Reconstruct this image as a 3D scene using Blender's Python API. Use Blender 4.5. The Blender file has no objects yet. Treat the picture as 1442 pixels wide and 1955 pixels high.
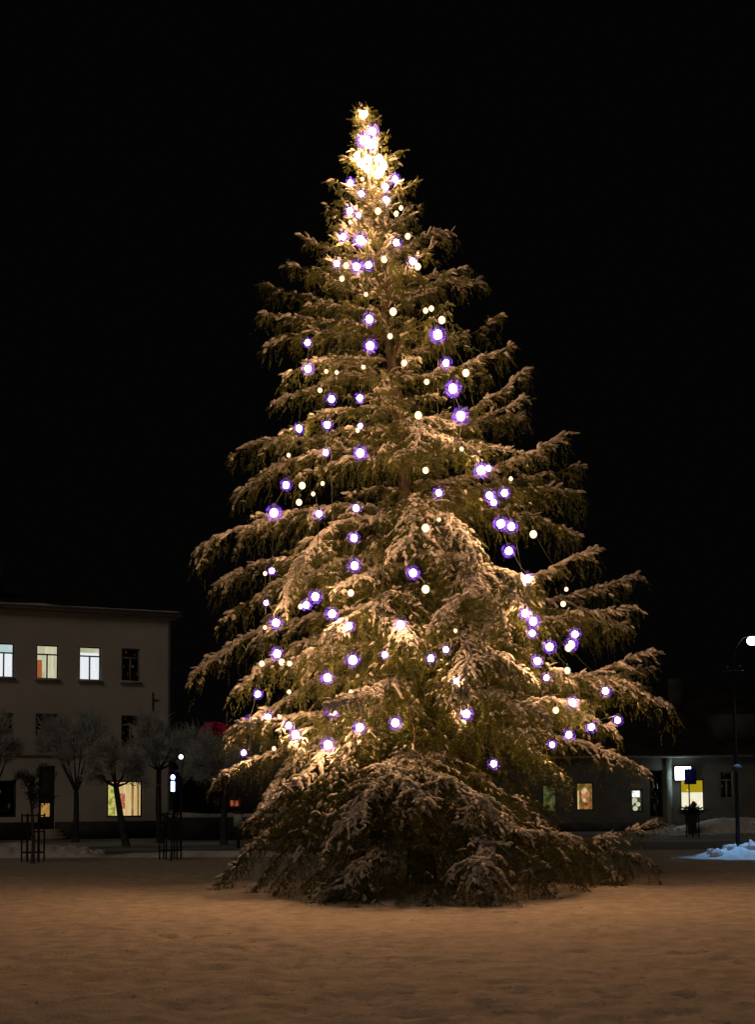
import bpy, math
import numpy as np
from mathutils import Matrix, Vector, Euler

R = math.radians
rng = np.random.default_rng(11)
sc = bpy.context.scene
col = sc.collection

# ------------------------------------------------------------------ camera
IW, IH = 1442.0, 1955.0            # the photograph's pixels, used for measuring only
FPX = 2444.0                       # focal length in photograph pixels
PITCH, ROLL = R(4.0), R(0.45)
CAM_H = 1.6
SHIFT = (561.0 - FPX * math.tan(PITCH)) / IH
cd = bpy.data.cameras.new('camera')
cam = bpy.data.objects.new('camera', cd)
col.objects.link(cam)
cd.sensor_fit = 'VERTICAL'
cd.sensor_height = 36.0
cd.lens = FPX / IH * 36.0
cd.shift_y = SHIFT
cd.clip_end = 2000
Rm = Matrix.Rotation(R(90) + PITCH, 3, 'X') @ Matrix.Rotation(-ROLL, 3, 'Z')
cam.matrix_world = Matrix.Translation((0, 0, CAM_H)) @ Rm.to_4x4()
sc.camera = cam
RN = np.array(Rm)

def ray(px, py):
    v = np.array([(px - IW / 2) / FPX, (IH / 2 - py) / FPX + SHIFT * IH / FPX, -1.0])
    return RN @ v

def P(px, py, Y):
    """world point that the photograph shows at a pixel, at distance Y"""
    d = ray(px, py)
    return np.array([0, 0, CAM_H]) + d * (Y / d[1])

def G(px, py, z=0.0):
    d = ray(px, py)
    return np.array([0, 0, CAM_H]) + d * ((z - CAM_H) / d[2])

# ------------------------------------------------------------------ night sky, faint town light
w = bpy.data.worlds.new('World'); sc.world = w; w.use_nodes = True
nt = w.node_tree
bg = nt.nodes['Background']
# a moonless sky with a trace of town glow
bg.inputs[0].default_value = (1.0, 0.86, 0.80, 1)
bg.inputs[1].default_value = 0.0013
sd = bpy.data.lights.new('sun', 'SUN'); so = bpy.data.objects.new('sun', sd); col.objects.link(so)
sd.energy = 0.15; sd.angle = R(25); sd.color = (1.0, 0.80, 0.60)
so.rotation_euler = (R(52), 0, R(-22))
vs = sc.view_settings
vs.view_transform = 'Standard'; vs.look = 'None'; vs.gamma = 1.0; vs.exposure = 0.0
vs.use_curve_mapping = False
cy = sc.cycles
cy.use_denoising = True
cy.max_bounces = 5; cy.diffuse_bounces = 3; cy.glossy_bounces = 3
cy.transmission_bounces = 4; cy.transparent_max_bounces = 12
cy.sample_clamp_indirect = 3.0
cy.use_light_tree = True
cy.volume_bounces = 0
cy.caustics_reflective = False; cy.caustics_refractive = False

# ------------------------------------------------------------------ materials
def new_mat(name):
    m = bpy.data.materials.new(name); m.use_nodes = True
    n = m.node_tree.nodes; l = m.node_tree.links
    return m, n, l, n['Principled BSDF']

def noise_mat(name, c1, c2, scale=4.0, rough=0.8, bump=0.0, bscale=20.0, detail=6.0, spec=0.3, lo=0.35, hi=0.65, stretch=None):
    m, n, l, b = new_mat(name)
    tc = n.new('ShaderNodeTexCoord')
    src = tc.outputs['Object']
    if stretch:
        mp = n.new('ShaderNodeMapping'); mp.inputs['Scale'].default_value = stretch
        l.new(src, mp.inputs[0]); src = mp.outputs[0]
    t = n.new('ShaderNodeTexNoise'); t.inputs['Scale'].default_value = scale; t.inputs['Detail'].default_value = detail
    l.new(src, t.inputs['Vector'])
    r = n.new('ShaderNodeValToRGB')
    r.color_ramp.elements[0].position = lo; r.color_ramp.elements[1].position = hi
    r.color_ramp.elements[0].color = (*c1, 1); r.color_ramp.elements[1].color = (*c2, 1)
    l.new(t.outputs[0], r.inputs[0]); l.new(r.outputs[0], b.inputs['Base Color'])
    b.inputs['Roughness'].default_value = rough
    b.inputs['Specular IOR Level'].default_value = spec
    if bump:
        t2 = n.new('ShaderNodeTexNoise'); t2.inputs['Scale'].default_value = bscale; t2.inputs['Detail'].default_value = 5
        l.new(src, t2.inputs['Vector'])
        bp = n.new('ShaderNodeBump'); bp.inputs['Strength'].default_value = bump; bp.inputs['Distance'].default_value = 0.02
        l.new(t2.outputs[0], bp.inputs['Height']); l.new(bp.outputs[0], b.inputs['Normal'])
    return m

def emit_mat(name, c, s):
    m = bpy.data.materials.new(name); m.use_nodes = True
    n = m.node_tree.nodes; n.clear()
    e = n.new('ShaderNodeEmission'); e.inputs[0].default_value = (*c, 1); e.inputs[1].default_value = s
    o = n.new('ShaderNodeOutputMaterial'); m.node_tree.links.new(e.outputs[0], o.inputs[0])
    return m

def emit_noise(name, c1, c2, s, scale, stretch=(1, 1, 1)):
    m = emit_mat(name, c1, s)
    n = m.node_tree.nodes; l = m.node_tree.links
    tc = n.new('ShaderNodeTexCoord'); mp = n.new('ShaderNodeMapping'); mp.inputs['Scale'].default_value = stretch
    t = n.new('ShaderNodeTexNoise'); t.inputs['Scale'].default_value = scale
    r = n.new('ShaderNodeValToRGB')
    r.color_ramp.elements[0].position = 0.38; r.color_ramp.elements[1].position = 0.62
    r.color_ramp.elements[0].color = (*c1, 1); r.color_ramp.elements[1].color = (*c2, 1)
    l.new(tc.outputs['Object'], mp.inputs[0]); l.new(mp.outputs[0], t.inputs['Vector'])
    l.new(t.outputs[0], r.inputs[0]); l.new(r.outputs[0], n['Emission'].inputs[0])
    return m

def glass_mat(name, dark):
    m = bpy.data.materials.new(name); m.use_nodes = True
    n = m.node_tree.nodes; l = m.node_tree.links; n.clear()
    g = n.new('ShaderNodeBsdfGlossy'); g.inputs['Roughness'].default_value = 0.05
    t = n.new('ShaderNodeBsdfTransparent'); t.inputs[0].default_value = (dark, dark, dark, 1)
    mx = n.new('ShaderNodeMixShader'); mx.inputs[0].default_value = 0.06
    o = n.new('ShaderNodeOutputMaterial')
    l.new(t.outputs[0], mx.inputs[1]); l.new(g.outputs[0], mx.inputs[2]); l.new(mx.outputs[0], o.inputs[0])
    return m

M = {}
M['needles'] = noise_mat('needles', (0.062, 0.082, 0.016), (0.145, 0.160, 0.036), 3.0, 0.55, spec=0.35)
M['bark'] = noise_mat('bark', (0.04, 0.033, 0.026), (0.14, 0.115, 0.088), 9, 0.95, 1.0, 30, stretch=(1, 1, .35))
M['twigwood'] = noise_mat('twigwood', (0.08, 0.05, 0.03), (0.16, 0.10, 0.06), 10, 0.9)
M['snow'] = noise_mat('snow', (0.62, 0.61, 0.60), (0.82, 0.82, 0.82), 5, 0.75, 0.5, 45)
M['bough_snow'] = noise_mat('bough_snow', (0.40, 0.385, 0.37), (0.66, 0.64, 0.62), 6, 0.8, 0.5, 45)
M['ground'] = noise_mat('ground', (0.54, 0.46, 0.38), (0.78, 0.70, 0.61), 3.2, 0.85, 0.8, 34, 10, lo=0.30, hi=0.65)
M['road'] = noise_mat('road', (0.12, 0.12, 0.12), (0.40, 0.40, 0.41), 0.5, 0.8, 0.4, 6, stretch=(0.3, 1.5, 1))
M['verge'] = noise_mat('verge', (0.22, 0.22, 0.19), (0.60, 0.60, 0.57), 0.4, 0.9, 0.4, 5, stretch=(0.4, 1.2, 1))
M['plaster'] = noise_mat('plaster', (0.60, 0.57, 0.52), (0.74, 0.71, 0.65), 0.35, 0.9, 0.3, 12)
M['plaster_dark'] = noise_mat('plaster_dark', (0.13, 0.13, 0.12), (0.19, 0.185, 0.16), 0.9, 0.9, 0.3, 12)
M['plinth'] = noise_mat('plinth', (0.05, 0.05, 0.055), (0.09, 0.09, 0.09), 2, 0.85, 0.3, 20)
M['roof'] = noise_mat('roof', (0.015, 0.015, 0.015), (0.04, 0.04, 0.04), 1.2, 0.7)
M['trim'] = noise_mat('trim', (0.42, 0.38, 0.32), (0.52, 0.48, 0.40), 2, 0.8)
M['frame_dark'] = noise_mat('frame_dark', (0.05, 0.05, 0.05), (0.08, 0.08, 0.07), 3, 0.5)
M['frame_pale'] = noise_mat('frame_pale', (0.30, 0.27, 0.22), (0.40, 0.36, 0.30), 3, 0.5)
M['iron'] = noise_mat('iron', (0.015, 0.015, 0.015), (0.03, 0.03, 0.03), 6, 0.5)
M['pole_paint'] = noise_mat('pole_paint', (0.006, 0.006, 0.006), (0.014, 0.014, 0.013), 6, 0.6)
M['galv'] = noise_mat('galv', (0.20, 0.20, 0.19), (0.30, 0.30, 0.29), 6, 0.5)
M['frost'] = noise_mat('frost', (0.46, 0.50, 0.50), (0.86, 0.90, 0.90), 2.0, 0.9)
M['cable'] = noise_mat('cable', (0.02, 0.03, 0.02), (0.04, 0.05, 0.03), 6, 0.5)
M['socket'] = noise_mat('socket', (0.02, 0.03, 0.02), (0.03, 0.04, 0.03), 6, 0.5)
M['glass'] = glass_mat('glass', 0.9)
M['glass_dark'] = glass_mat('glass_dark', 0.5)
M['black_room'] = noise_mat('black_room', (0.01, 0.01, 0.012), (0.02, 0.02, 0.02), 2, 0.9)
M['bulb'] = emit_mat('bulb', (1.0, 0.50, 0.255), 142.0)
M['bulb_cream'] = emit_mat('bulb_cream', (1.0, 0.66, 0.36), 2.5)
M['blue_box'] = noise_mat('blue_box', (0.015, 0.04, 0.50), (0.03, 0.07, 0.65), 3, 0.5)
M['grey_box'] = noise_mat('grey_box', (0.42, 0.50, 0.46), (0.55, 0.63, 0.58), 4, 0.6)

def halo_mat():
    """added violet scatter ball, standing in for lens glare round the bulb"""
    m = bpy.data.materials.new('violet_scatter'); m.use_nodes = True
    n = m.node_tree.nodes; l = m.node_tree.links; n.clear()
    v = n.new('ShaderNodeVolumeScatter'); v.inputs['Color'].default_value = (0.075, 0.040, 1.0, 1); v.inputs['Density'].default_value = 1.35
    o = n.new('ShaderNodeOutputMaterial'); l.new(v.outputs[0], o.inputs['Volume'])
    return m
M['violet_scatter'] = halo_mat()

# ------------------------------------------------------------------ mesh helpers
class MB:
    """collects vertices and faces; build() links one mesh object"""
    def __init__(s): s.v = []; s.f = []; s.m = []; s.n = 0
    def add(s, v, f, mi=0):
        v = np.asarray(v, float).reshape(-1, 3); f = np.asarray(f, int)
        s.v.append(v); s.f.append(f + s.n); s.m.append(np.full(len(f), mi)); s.n += len(v)
    def box(s, c, d, mi=0, rot=None):
        c = np.asarray(c, float); h = np.asarray(d, float) / 2
        k = np.array([[x, y, z] for x in (-1, 1) for y in (-1, 1) for z in (-1, 1)]) * h
        if rot is not None: k = k @ np.asarray(rot).T
        s.add(k + c, [[0, 1, 3, 2], [4, 6, 7, 5], [0, 4, 5, 1], [2, 3, 7, 6], [0, 2, 6, 4], [1, 5, 7, 3]], mi)
    def tube(s, pts, rad, n=6, mi=0, cap=True):
        pts = np.asarray(pts, float); k = len(pts)
        rad = np.broadcast_to(np.asarray(rad, float), (k,))
        v, f = tubes(pts[None], rad[None], n, 1.0, 1.0)
        s.add(v, f, mi)
        if cap:
            s.add(v[0:n], [list(range(n))[::-1]] if n == 4 else [[0, i + 1, i] for i in range(1, n - 1)], mi)
            s.add(v[-n:], [[0, i, i + 1] for i in range(1, n - 1)], mi)
    def build(s, name, mats, parent=None, smooth=False):
        me = bpy.data.meshes.new(name)
        v = np.concatenate(s.v)
        lens = np.concatenate([np.full(len(f), f.shape[1]) for f in s.f])
        idx = np.concatenate([f.ravel() for f in s.f])
        make_mesh(me, v, idx, lens, np.concatenate(s.m))
        if smooth: me.polygons.foreach_set('use_smooth', np.ones(len(me.polygons), bool))
        o = bpy.data.objects.new(name, me); col.objects.link(o)
        for m in (mats if isinstance(mats, (list, tuple)) else [mats]): me.materials.append(M[m])
        if parent: o.parent = parent
        return o

def make_mesh(me, v, idx, lens, mi=None):
    me.vertices.add(len(v)); me.vertices.foreach_set('co', np.ascontiguousarray(v, np.float32).ravel())
    me.loops.add(len(idx)); me.loops.foreach_set('vertex_index', idx.astype(np.int32))
    me.polygons.add(len(lens))
    st = np.concatenate([[0], np.cumsum(lens)[:-1]])
    me.polygons.foreach_set('loop_start', st.astype(np.int32))
    if mi is not None: me.polygons.foreach_set('material_index', mi.astype(np.int32))
    me.update(calc_edges=True)

def nrm(a): return a / np.maximum(np.linalg.norm(a, axis=-1, keepdims=True), 1e-9)

def tubes(pl, rad, n=6, flat_s=1.0, flat_u=1.0):
    """pl (M,K,3) polylines with radii (M,K) -> verts, quads"""
    Mn, K, _ = pl.shape
    t = np.gradient(pl, axis=1); t = nrm(t)
    up = np.zeros_like(t); up[..., 2] = 1
    vert = np.abs(t[..., 2]) > 0.97
    up[vert] = (0, 1, 0)
    side = nrm(np.cross(t, up)); u = np.cross(side, t)
    a = np.arange(n) * 2 * math.pi / n
    ring = (np.cos(a)[None, None, :, None] * side[:, :, None] * flat_s + np.sin(a)[None, None, :, None] * u[:, :, None] * flat_u)
    v = (pl[:, :, None] + rad[:, :, None, None] * ring).reshape(-1, 3)
    i = np.arange(Mn)[:, None, None] * K * n; k = np.arange(K - 1)[None, :, None] * n; j = np.arange(n)[None, None, :]
    j2 = (j + 1) % n
    f = np.stack([i + k + j, i + k + j2, i + k + n + j2, i + k + n + j], -1).reshape(-1, 4)
    return v, f

def tag(o, label=None, cat=None, group=None, kind=None):
    if label: o['label'] = label
    if cat: o['category'] = cat
    if group: o['group'] = group
    if kind: o['kind'] = kind
    return o

def empty(name, loc, rz=0.0):
    o = bpy.data.objects.new(name, None); col.objects.link(o)
    o.location = loc; o.rotation_euler = (0, 0, rz); o.empty_display_size = 0.2
    return o

def vnoise(x, y, seed=0):
    """smooth value noise on arrays"""
    xi = np.floor(x).astype(np.int64); yi = np.floor(y).astype(np.int64)
    fx = x - xi; fy = y - yi
    fx = fx * fx * (3 - 2 * fx); fy = fy * fy * (3 - 2 * fy)
    def h(a, b):
        k = (a * 374761393 + b * 668265263 + seed * 1442695041) & 0x7fffffff
        k = ((k ^ (k >> 13)) * 1274126177) & 0x7fffffff
        return ((k ^ (k >> 16)) & 0xffff) / 65535.0
    return (h(xi, yi) * (1 - fx) + h(xi + 1, yi) * fx) * (1 - fy) + (h(xi, yi + 1) * (1 - fx) + h(xi + 1, yi + 1) * fx) * fy

# ------------------------------------------------------------------ ground
TD = 24.8                              # distance of the spruce's trunk
TRUNK = [(205, 694), (330, 706), (600, 736), (780, 760), (950, 776), (1350, 800), (1690, 806)]
TY = np.array([a for a, b in TRUNK]); TX = np.array([b for a, b in TRUNK])
def trunk_at(py): return P(np.interp(py, TY, TX), py, TD)
tree_base = trunk_at(1690.0); tree_base[2] = 0.0

def axis_coords(lo, hi, fine_lo, fine_hi, step, grow):
    a = list(np.arange(fine_lo, fine_hi, step))
    s = step; x = a[-1]
    while x < hi: s *= grow; x += s; a.append(x)
    s = step; x = a[0]
    while x > lo: s *= grow; x -= s; a.insert(0, x)
    return np.array(a)
gx = axis_coords(-400, 400, -9, 9, 0.075, 1.13)
gy = axis_coords(-60, 700, 7.5, 30, 0.075, 1.13)
X, Y = np.meshgrid(gx, gy)
near = np.clip((38 - np.abs(Y - 15)) / 20, 0, 1) * np.clip((30 - np.abs(X)) / 15, 0, 1)
hgt = 0.022 * (vnoise(X * 0.5, Y * 0.5, 1) - .5) + 0.010 * (vnoise(X * 2.3 + Y, Y * 2.3 - X, 2) - .5) + 0.016 * (vnoise(X * 5.2 + Y * 2, Y * 5.2 - X * 2, 3) - .5) + 0.012 * (vnoise(X * 10, Y * 10, 4) - .5)
hollow = np.clip(vnoise(X * 4.6, Y * 3.6, 5) - 0.68, 0, .16) * 0.30     # trodden footprints
fp = np.zeros_like(X)
frng = np.random.default_rng(5)
trails = [((-8, 12.5), (9, 17.5)), ((-9, 17), (2, 9.2)), ((-2, 9), (8.5, 14)), ((-9, 20.5), (9, 19.2)), ((3, 9), (-6, 19)), ((-9, 10.5), (8, 11.5)), ((7, 9.5), (1.5, 18.6)), ((-9, 14.8), (9, 13.2))]
prints = []
for (xa, ya), (xb, yb) in trails:
    ln_ = math.hypot(xb - xa, yb - ya); dx, dy = (xb - xa) / ln_, (yb - ya) / ln_
    for k in range(int(ln_ / .62)):
        o_ = (1 if k % 2 else -1) * .11 + frng.normal(0, .05); wv_ = .35 * math.sin(k * .21 + xa)
        prints.append((xa + dx * k * .62 - dy * (o_ + wv_), ya + dy * k * .62 + dx * (o_ + wv_), math.atan2(dy, dx) + frng.normal(0, .2), frng.uniform(.6, 1.1)))
for k in range(520): prints.append((frng.uniform(-9, 9), frng.uniform(8.5, 20.5), frng.uniform(0, 6.28), frng.uniform(.3, 1.0)))
for x_, y_, a_, dpt in prints:
    i0, i1 = np.searchsorted(gx, [x_ - .4, x_ + .4]); j0, j1 = np.searchsorted(gy, [y_ - .4, y_ + .4])
    xx, yy = X[j0:j1, i0:i1] - x_, Y[j0:j1, i0:i1] - y_
    q_ = (xx * math.cos(a_) + yy * math.sin(a_)) ** 2 / .16 ** 2 + (-xx * math.sin(a_) + yy * math.cos(a_)) ** 2 / .075 ** 2
    fp[j0:j1, i0:i1] += dpt * (.016 * np.exp(-((np.sqrt(q_) - 1.5) / .5) ** 2) - .036 * np.exp(-q_ ** 2))
hgt = (hgt + fp - hollow * np.clip(vnoise(X * .5, Y * .5, 9) * 2 - .5, 0, 1)) * near
rt = np.hypot(X - tree_base[0], Y - tree_base[1])
hgt += 0.10 * np.exp(-(rt / 4.2) ** 4) * (0.6 + 0.8 * vnoise(X * 1.7, Y * 1.7, 7))
hgt *= np.clip((42 - Y) / 8, 0, 1)
nx, ny = len(gx), len(gy)
gi = np.arange(nx * ny).reshape(ny, nx)
gf = np.stack([gi[:-1, :-1], gi[:-1, 1:], gi[1:, 1:], gi[1:, :-1]], -1).reshape(-1, 4)
g = MB(); g.add(np.stack([X, Y, hgt], -1).reshape(-1, 3), gf)
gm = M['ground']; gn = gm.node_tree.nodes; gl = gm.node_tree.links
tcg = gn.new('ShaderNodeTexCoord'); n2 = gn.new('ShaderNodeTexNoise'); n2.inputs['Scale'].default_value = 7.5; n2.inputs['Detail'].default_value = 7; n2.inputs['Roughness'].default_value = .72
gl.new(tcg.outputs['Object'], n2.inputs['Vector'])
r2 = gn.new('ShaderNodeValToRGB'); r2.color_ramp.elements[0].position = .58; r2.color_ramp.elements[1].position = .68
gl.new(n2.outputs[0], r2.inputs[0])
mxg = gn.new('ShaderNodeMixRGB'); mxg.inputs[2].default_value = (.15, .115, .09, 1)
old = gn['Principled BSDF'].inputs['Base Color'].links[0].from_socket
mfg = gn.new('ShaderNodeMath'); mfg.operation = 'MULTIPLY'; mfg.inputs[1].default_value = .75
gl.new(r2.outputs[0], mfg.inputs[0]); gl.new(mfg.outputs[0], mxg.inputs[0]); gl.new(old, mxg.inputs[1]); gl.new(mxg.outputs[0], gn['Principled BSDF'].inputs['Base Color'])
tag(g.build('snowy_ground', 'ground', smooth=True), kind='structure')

def sheet(name, mat, x0, x1, y0, y1, z):
    b = MB(); xs = np.linspace(x0, x1, 30); ys = np.linspace(y0, y1, 4)
    XX, YY = np.meshgrid(xs, ys); ii = np.arange(XX.size).reshape(XX.shape)
    b.add(np.stack([XX, YY, np.full_like(XX, z)], -1).reshape(-1, 3), np.stack([ii[:-1, :-1], ii[:-1, 1:], ii[1:, 1:], ii[1:, :-1]], -1).reshape(-1, 4))
    return tag(b.build(name, mat), kind='structure')
sheet('road', 'road', -120, 120, 44.5, 54.0, 0.006)
sheet('verge', 'verge', -120, 120, 54.2, 61.0, 0.008)
sheet('pavement', 'road', -120, 120, 61.2, 90.0, 0.010)

# ------------------------------------------------------------------ the spruce
spruce = empty('spruce_tree', tree_base)
tag(spruce, 'tall snow-laden spruce hung with light strings in the middle of the square', 'tree')
TB = tree_base.copy()
ENV_Y = np.array([215, 300, 400, 500, 600, 700, 800, 900, 1000, 1100, 1200, 1300, 1400, 1500, 1600, 1700])
ENV_L = np.array([690, 672, 645, 598, 540, 560, 548, 500, 455, 440, 435, 440, 460, 465, 455, 430])
ENV_R = np.array([703, 745, 790, 850, 905, 945, 965, 1040, 1070, 1130, 1170, 1195, 1190, 1180, 1190, 1190])
MPX = TD / FPX                          # metres per photograph pixel at the trunk
def env(py):
    tx = np.interp(py, TY, TX)
    return (tx - np.interp(py, ENV_Y, ENV_L)) * MPX, (np.interp(py, ENV_Y, ENV_R) - tx) * MPX

# --- the bulbs of the light strings, measured in the photograph: x, y, kind (v with added violet halo, c without), size
STR = {
 'a': [(546,926,'v',1),(523,979,'v',1.3),(519,1090,'v',.8),(508,1151,'v',.7),(527,1189,'v',1.1),(529,1248,'v',1.1),(492,1325,'v',.9),(475,1382,'v',1.3),(465,1437,'v',.8)],
 'b': [(587,654,'v',.9),(588,704,'v',1.1),(571,818,'v',1),(551,869,'c',.6),(577,927,'c',1),(571,959,'c',.9),(506,1095,'c',.6),(506,1198,'c',.6),(500,1267,'c',.8),(511,1370,'v',1)],
 'c': [(643,503,'v',.9),(653,532,'c',.8),(623,709,'c',.6),(611,745,'c',.7),(625,811,'v',1),(622,864,'v',.8),(616,923,'c',.6),(598,943,'c',.6),(609,981,'v',.9),(602,1139,'v',1.1),(585,1155,'v',.9),(574,1158,'c',.7),(538,1264,'c',.9),(553,1267,'c',.7),(552,1321,'c',.6),(534,1369,'c',.6),(551,1385,'v',.9),(564,1402,'v',1.1),(523,1429,'c',.6)],
 'd': [(669,349,'v',.9),(668,403,'v',1),(669,424,'c',.6),(656,452,'v',1),(661,507,'c',.9),(643,711,'c',.6),(633,762,'v',1),(634,1172,'v',1.1),(625,1294,'v',1.1),(635,1359,'v',1.1),(626,1422,'v',1.2)],
 'e': [(682,297,'c',.9),(692,342,'c',.6),(690,370,'v',.9),(685,411,'v',.7),(688,458,'v',1.3),(681,509,'v',1.1),(705,609,'v',1.1),(707,660,'v',1.2),(694,701,'c',.6),(687,760,'v',.9),(688,813,'v',.7),(683,822,'c',.6),(688,865,'v',1.2),(680,970,'v',.9),(676,1027,'v',1),(677,1080,'v',1.1),(670,1132,'c',.9),(667,1195,'v',.9),(674,1260,'v',1.2),(670,1321,'c',.6),(687,1389,'v',1.1)],
 'f': [(693,219,'c',1),(694,268,'v',1.3),(689,311,'c',1),(703,305,'c',1.1),(701,323,'c',.8),(704,506,'v',1),(699,562,'c',.6),(735,1250,'v',.8),(755,1380,'v',1.1)],
 'g': [(711,251,'v',1.3),(709,275,'v',1.4),(722,403,'c',1),(734,495,'c',1),(751,595,'c',1.1),(745,642,'c',.8),(772,693,'c',.9),(815,729,'c',.8),(799,793,'c',1.1),(813,898,'c',.9),(839,992,'c',.5),(813,1008,'c',1.1),(789,1094,'v',1.1),(813,1125,'c',1.1),(765,1193,'v',1.1),(823,1257,'v',.9)],
 'h': [(724,305,'c',1.3),(737,357,'v',.9),(737,381,'v',.9),(757,408,'c',.8),(757,463,'v',1),(813,593,'c',.8),(836,639,'v',1.4),(838,941,'v',.9),(870,1204,'c',.5),(852,1240,'v',.8),(872,1301,'v',.8),(891,1363,'v',1.1),(943,1458,'v',.9)],
 'i': [(730,316,'c',1.4),(755,342,'v',1),(766,397,'c',.7),(779,451,'c',.9),(788,499,'v',1),(824,589,'c',.8),(852,693,'v',1),(865,742,'v',1.4),(880,794,'v',1.4),(882,857,'c',.6),(919,898,'v',1.3),(935,946,'v',1),(943,959,'v',.9),(957,1000,'v',1.2),(972,1052,'v',1.1),(1008,1105,'v',1.1),(1003,1171,'v',1),(1017,1209,'v',.9),(1027,1262,'v',1),(1044,1294,'v',.8),(1062,1356,'c',.9),(1055,1422,'v',.8)],
 'j': [(725,329,'c',1.2),(798,509,'c',1),(844,611,'c',1.1),(890,712,'c',1.1),(933,894,'v',.8),(964,941,'v',1),(977,1005,'v',1.1),(1019,1186,'v',1.1),(1050,1235,'v',1.1),(1084,1280,'c',.9),(1094,1341,'v',1),(1087,1403,'v',1)],
 'k': [(976,914,'c',.6),(1019,1020,'c',1.1),(1082,1125,'c',.6),(1076,1153,'c',.8),(1099,1211,'v',1),(1091,1231,'v',1.1),(1086,1237,'c',1),(1157,1319,'v',1),(1130,1388,'v',1),(1180,1375,'v',1)],
}
STR_LABEL = {
 'a': 'string of lights down the left edge of the spruce below mid height',
 'b': 'string of bulbs from the dark left bulge of the spruce down its left side',
 'c': 'light string left of the trunk ending among snowy boughs at lower left',
 'd': 'light string with few bulbs running left of the trunk from near the top',
 'e': 'longest row of closely spaced bulbs just left of the trunk, top to bottom',
 'f': 'light string that begins with the topmost bulb of the spruce',
 'g': 'light string of mostly cream bulbs crossing in front of the trunk',
 'h': 'light string that ends with the lowest single bulb right of the trunk',
 'i': 'brightest chain of paired bulbs with violet halos down the right half of the spruce',
 'j': 'light string just right of the brightest chain, cream bulbs in its upper half',
 'k': 'string of lights at the right edge of the spruce, lower half only',
}
def bulb_pos(px, py):
    rl, rr = env(py)
    lat = (px - np.interp(py, TY, TX)) * MPX
    Rr = (rl if lat < 0 else rr) * 0.97
    Rm_ = 0.5 * (rl + rr)
    q = max(0.0, 1 - (lat / Rr) ** 2)
    return P(px, py, TD - 0.84 * Rm_ * math.sqrt(q) - 0.05)
BP = {k: [bulb_pos(x, y) for x, y, _, _ in L] for k, L in STR.items()}
ALLB = np.array([p for L in BP.values() for p in L])
camp = np.array([0, 0, CAM_H])
TOCAM = nrm(camp - ALLB)

def clear_of_bulbs(c, rad=0.115, length=2.2):
    keep = np.ones(len(c), bool)
    for b, d in zip(ALLB, TOCAM):
        r = c - b
        u = np.clip(r @ d, -0.05, length)
        keep &= np.linalg.norm(r - u[:, None] * d, axis=1) > rad
    return keep

# --- trunk
tp = np.array([trunk_at(y) for y in np.linspace(208, 1690, 26)])
tp[-1, 2] = -0.05
tz = np.linspace(0, 1, 26)
tb = MB(); tb.tube(tp - TB, 0.012 + 0.235 * tz ** 0.9 + 0.06 * np.clip(tz - .93, 0, 1) / .07, 12)
tb.v = [v_ + rng.normal(0, .012, v_.shape) for v_ in tb.v]
for k in range(46):                                     # stubs of dead twigs
    p_ = trunk_at(rng.uniform(420, 1500)) - TB; a_ = rng.uniform(0, 6.28); l_ = rng.uniform(.25, .55)
    e_ = p_ + np.array([math.cos(a_) * l_, math.sin(a_) * l_, rng.uniform(-.12, .05)])
    tb.tube([p_, (p_ + e_) / 2 + rng.normal(0, .02, 3), e_], [.02, .013, .005], 4, cap=False)
tb.build('trunk', 'bark', spruce, True)

def needle_mesh(o, d, ln, K, nl=0.030, nw=0.011):
    N = len(o)
    ref = rng.normal(size=(N, 3)); e1 = nrm(np.cross(d, ref)); e2 = np.cross(d, e1)
    f = (np.arange(K) + .4) / K
    ph = np.arange(K)[None] * 2.399 + rng.uniform(0, 6.28, (N, 1))
    base = o[:, None] + d[:, None] * (ln[:, None] * f[None])[..., None]
    out = np.cos(ph)[..., None] * e1[:, None] + np.sin(ph)[..., None] * e2[:, None]
    nd = nrm(0.75 * d[:, None] + 0.75 * out)
    L = nl * rng.uniform(.75, 1.25, (N, K)) * (1.1 - .35 * f[None])
    tip = base + nd * L[..., None]
    wv = nrm(np.cross(nd, d[:, None] + 0.3 * rng.normal(size=(N, K, 3)))) * (nw / 2)
    v = np.stack([base + wv, base - wv, tip], 2).reshape(-1, 3)
    return v

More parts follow.
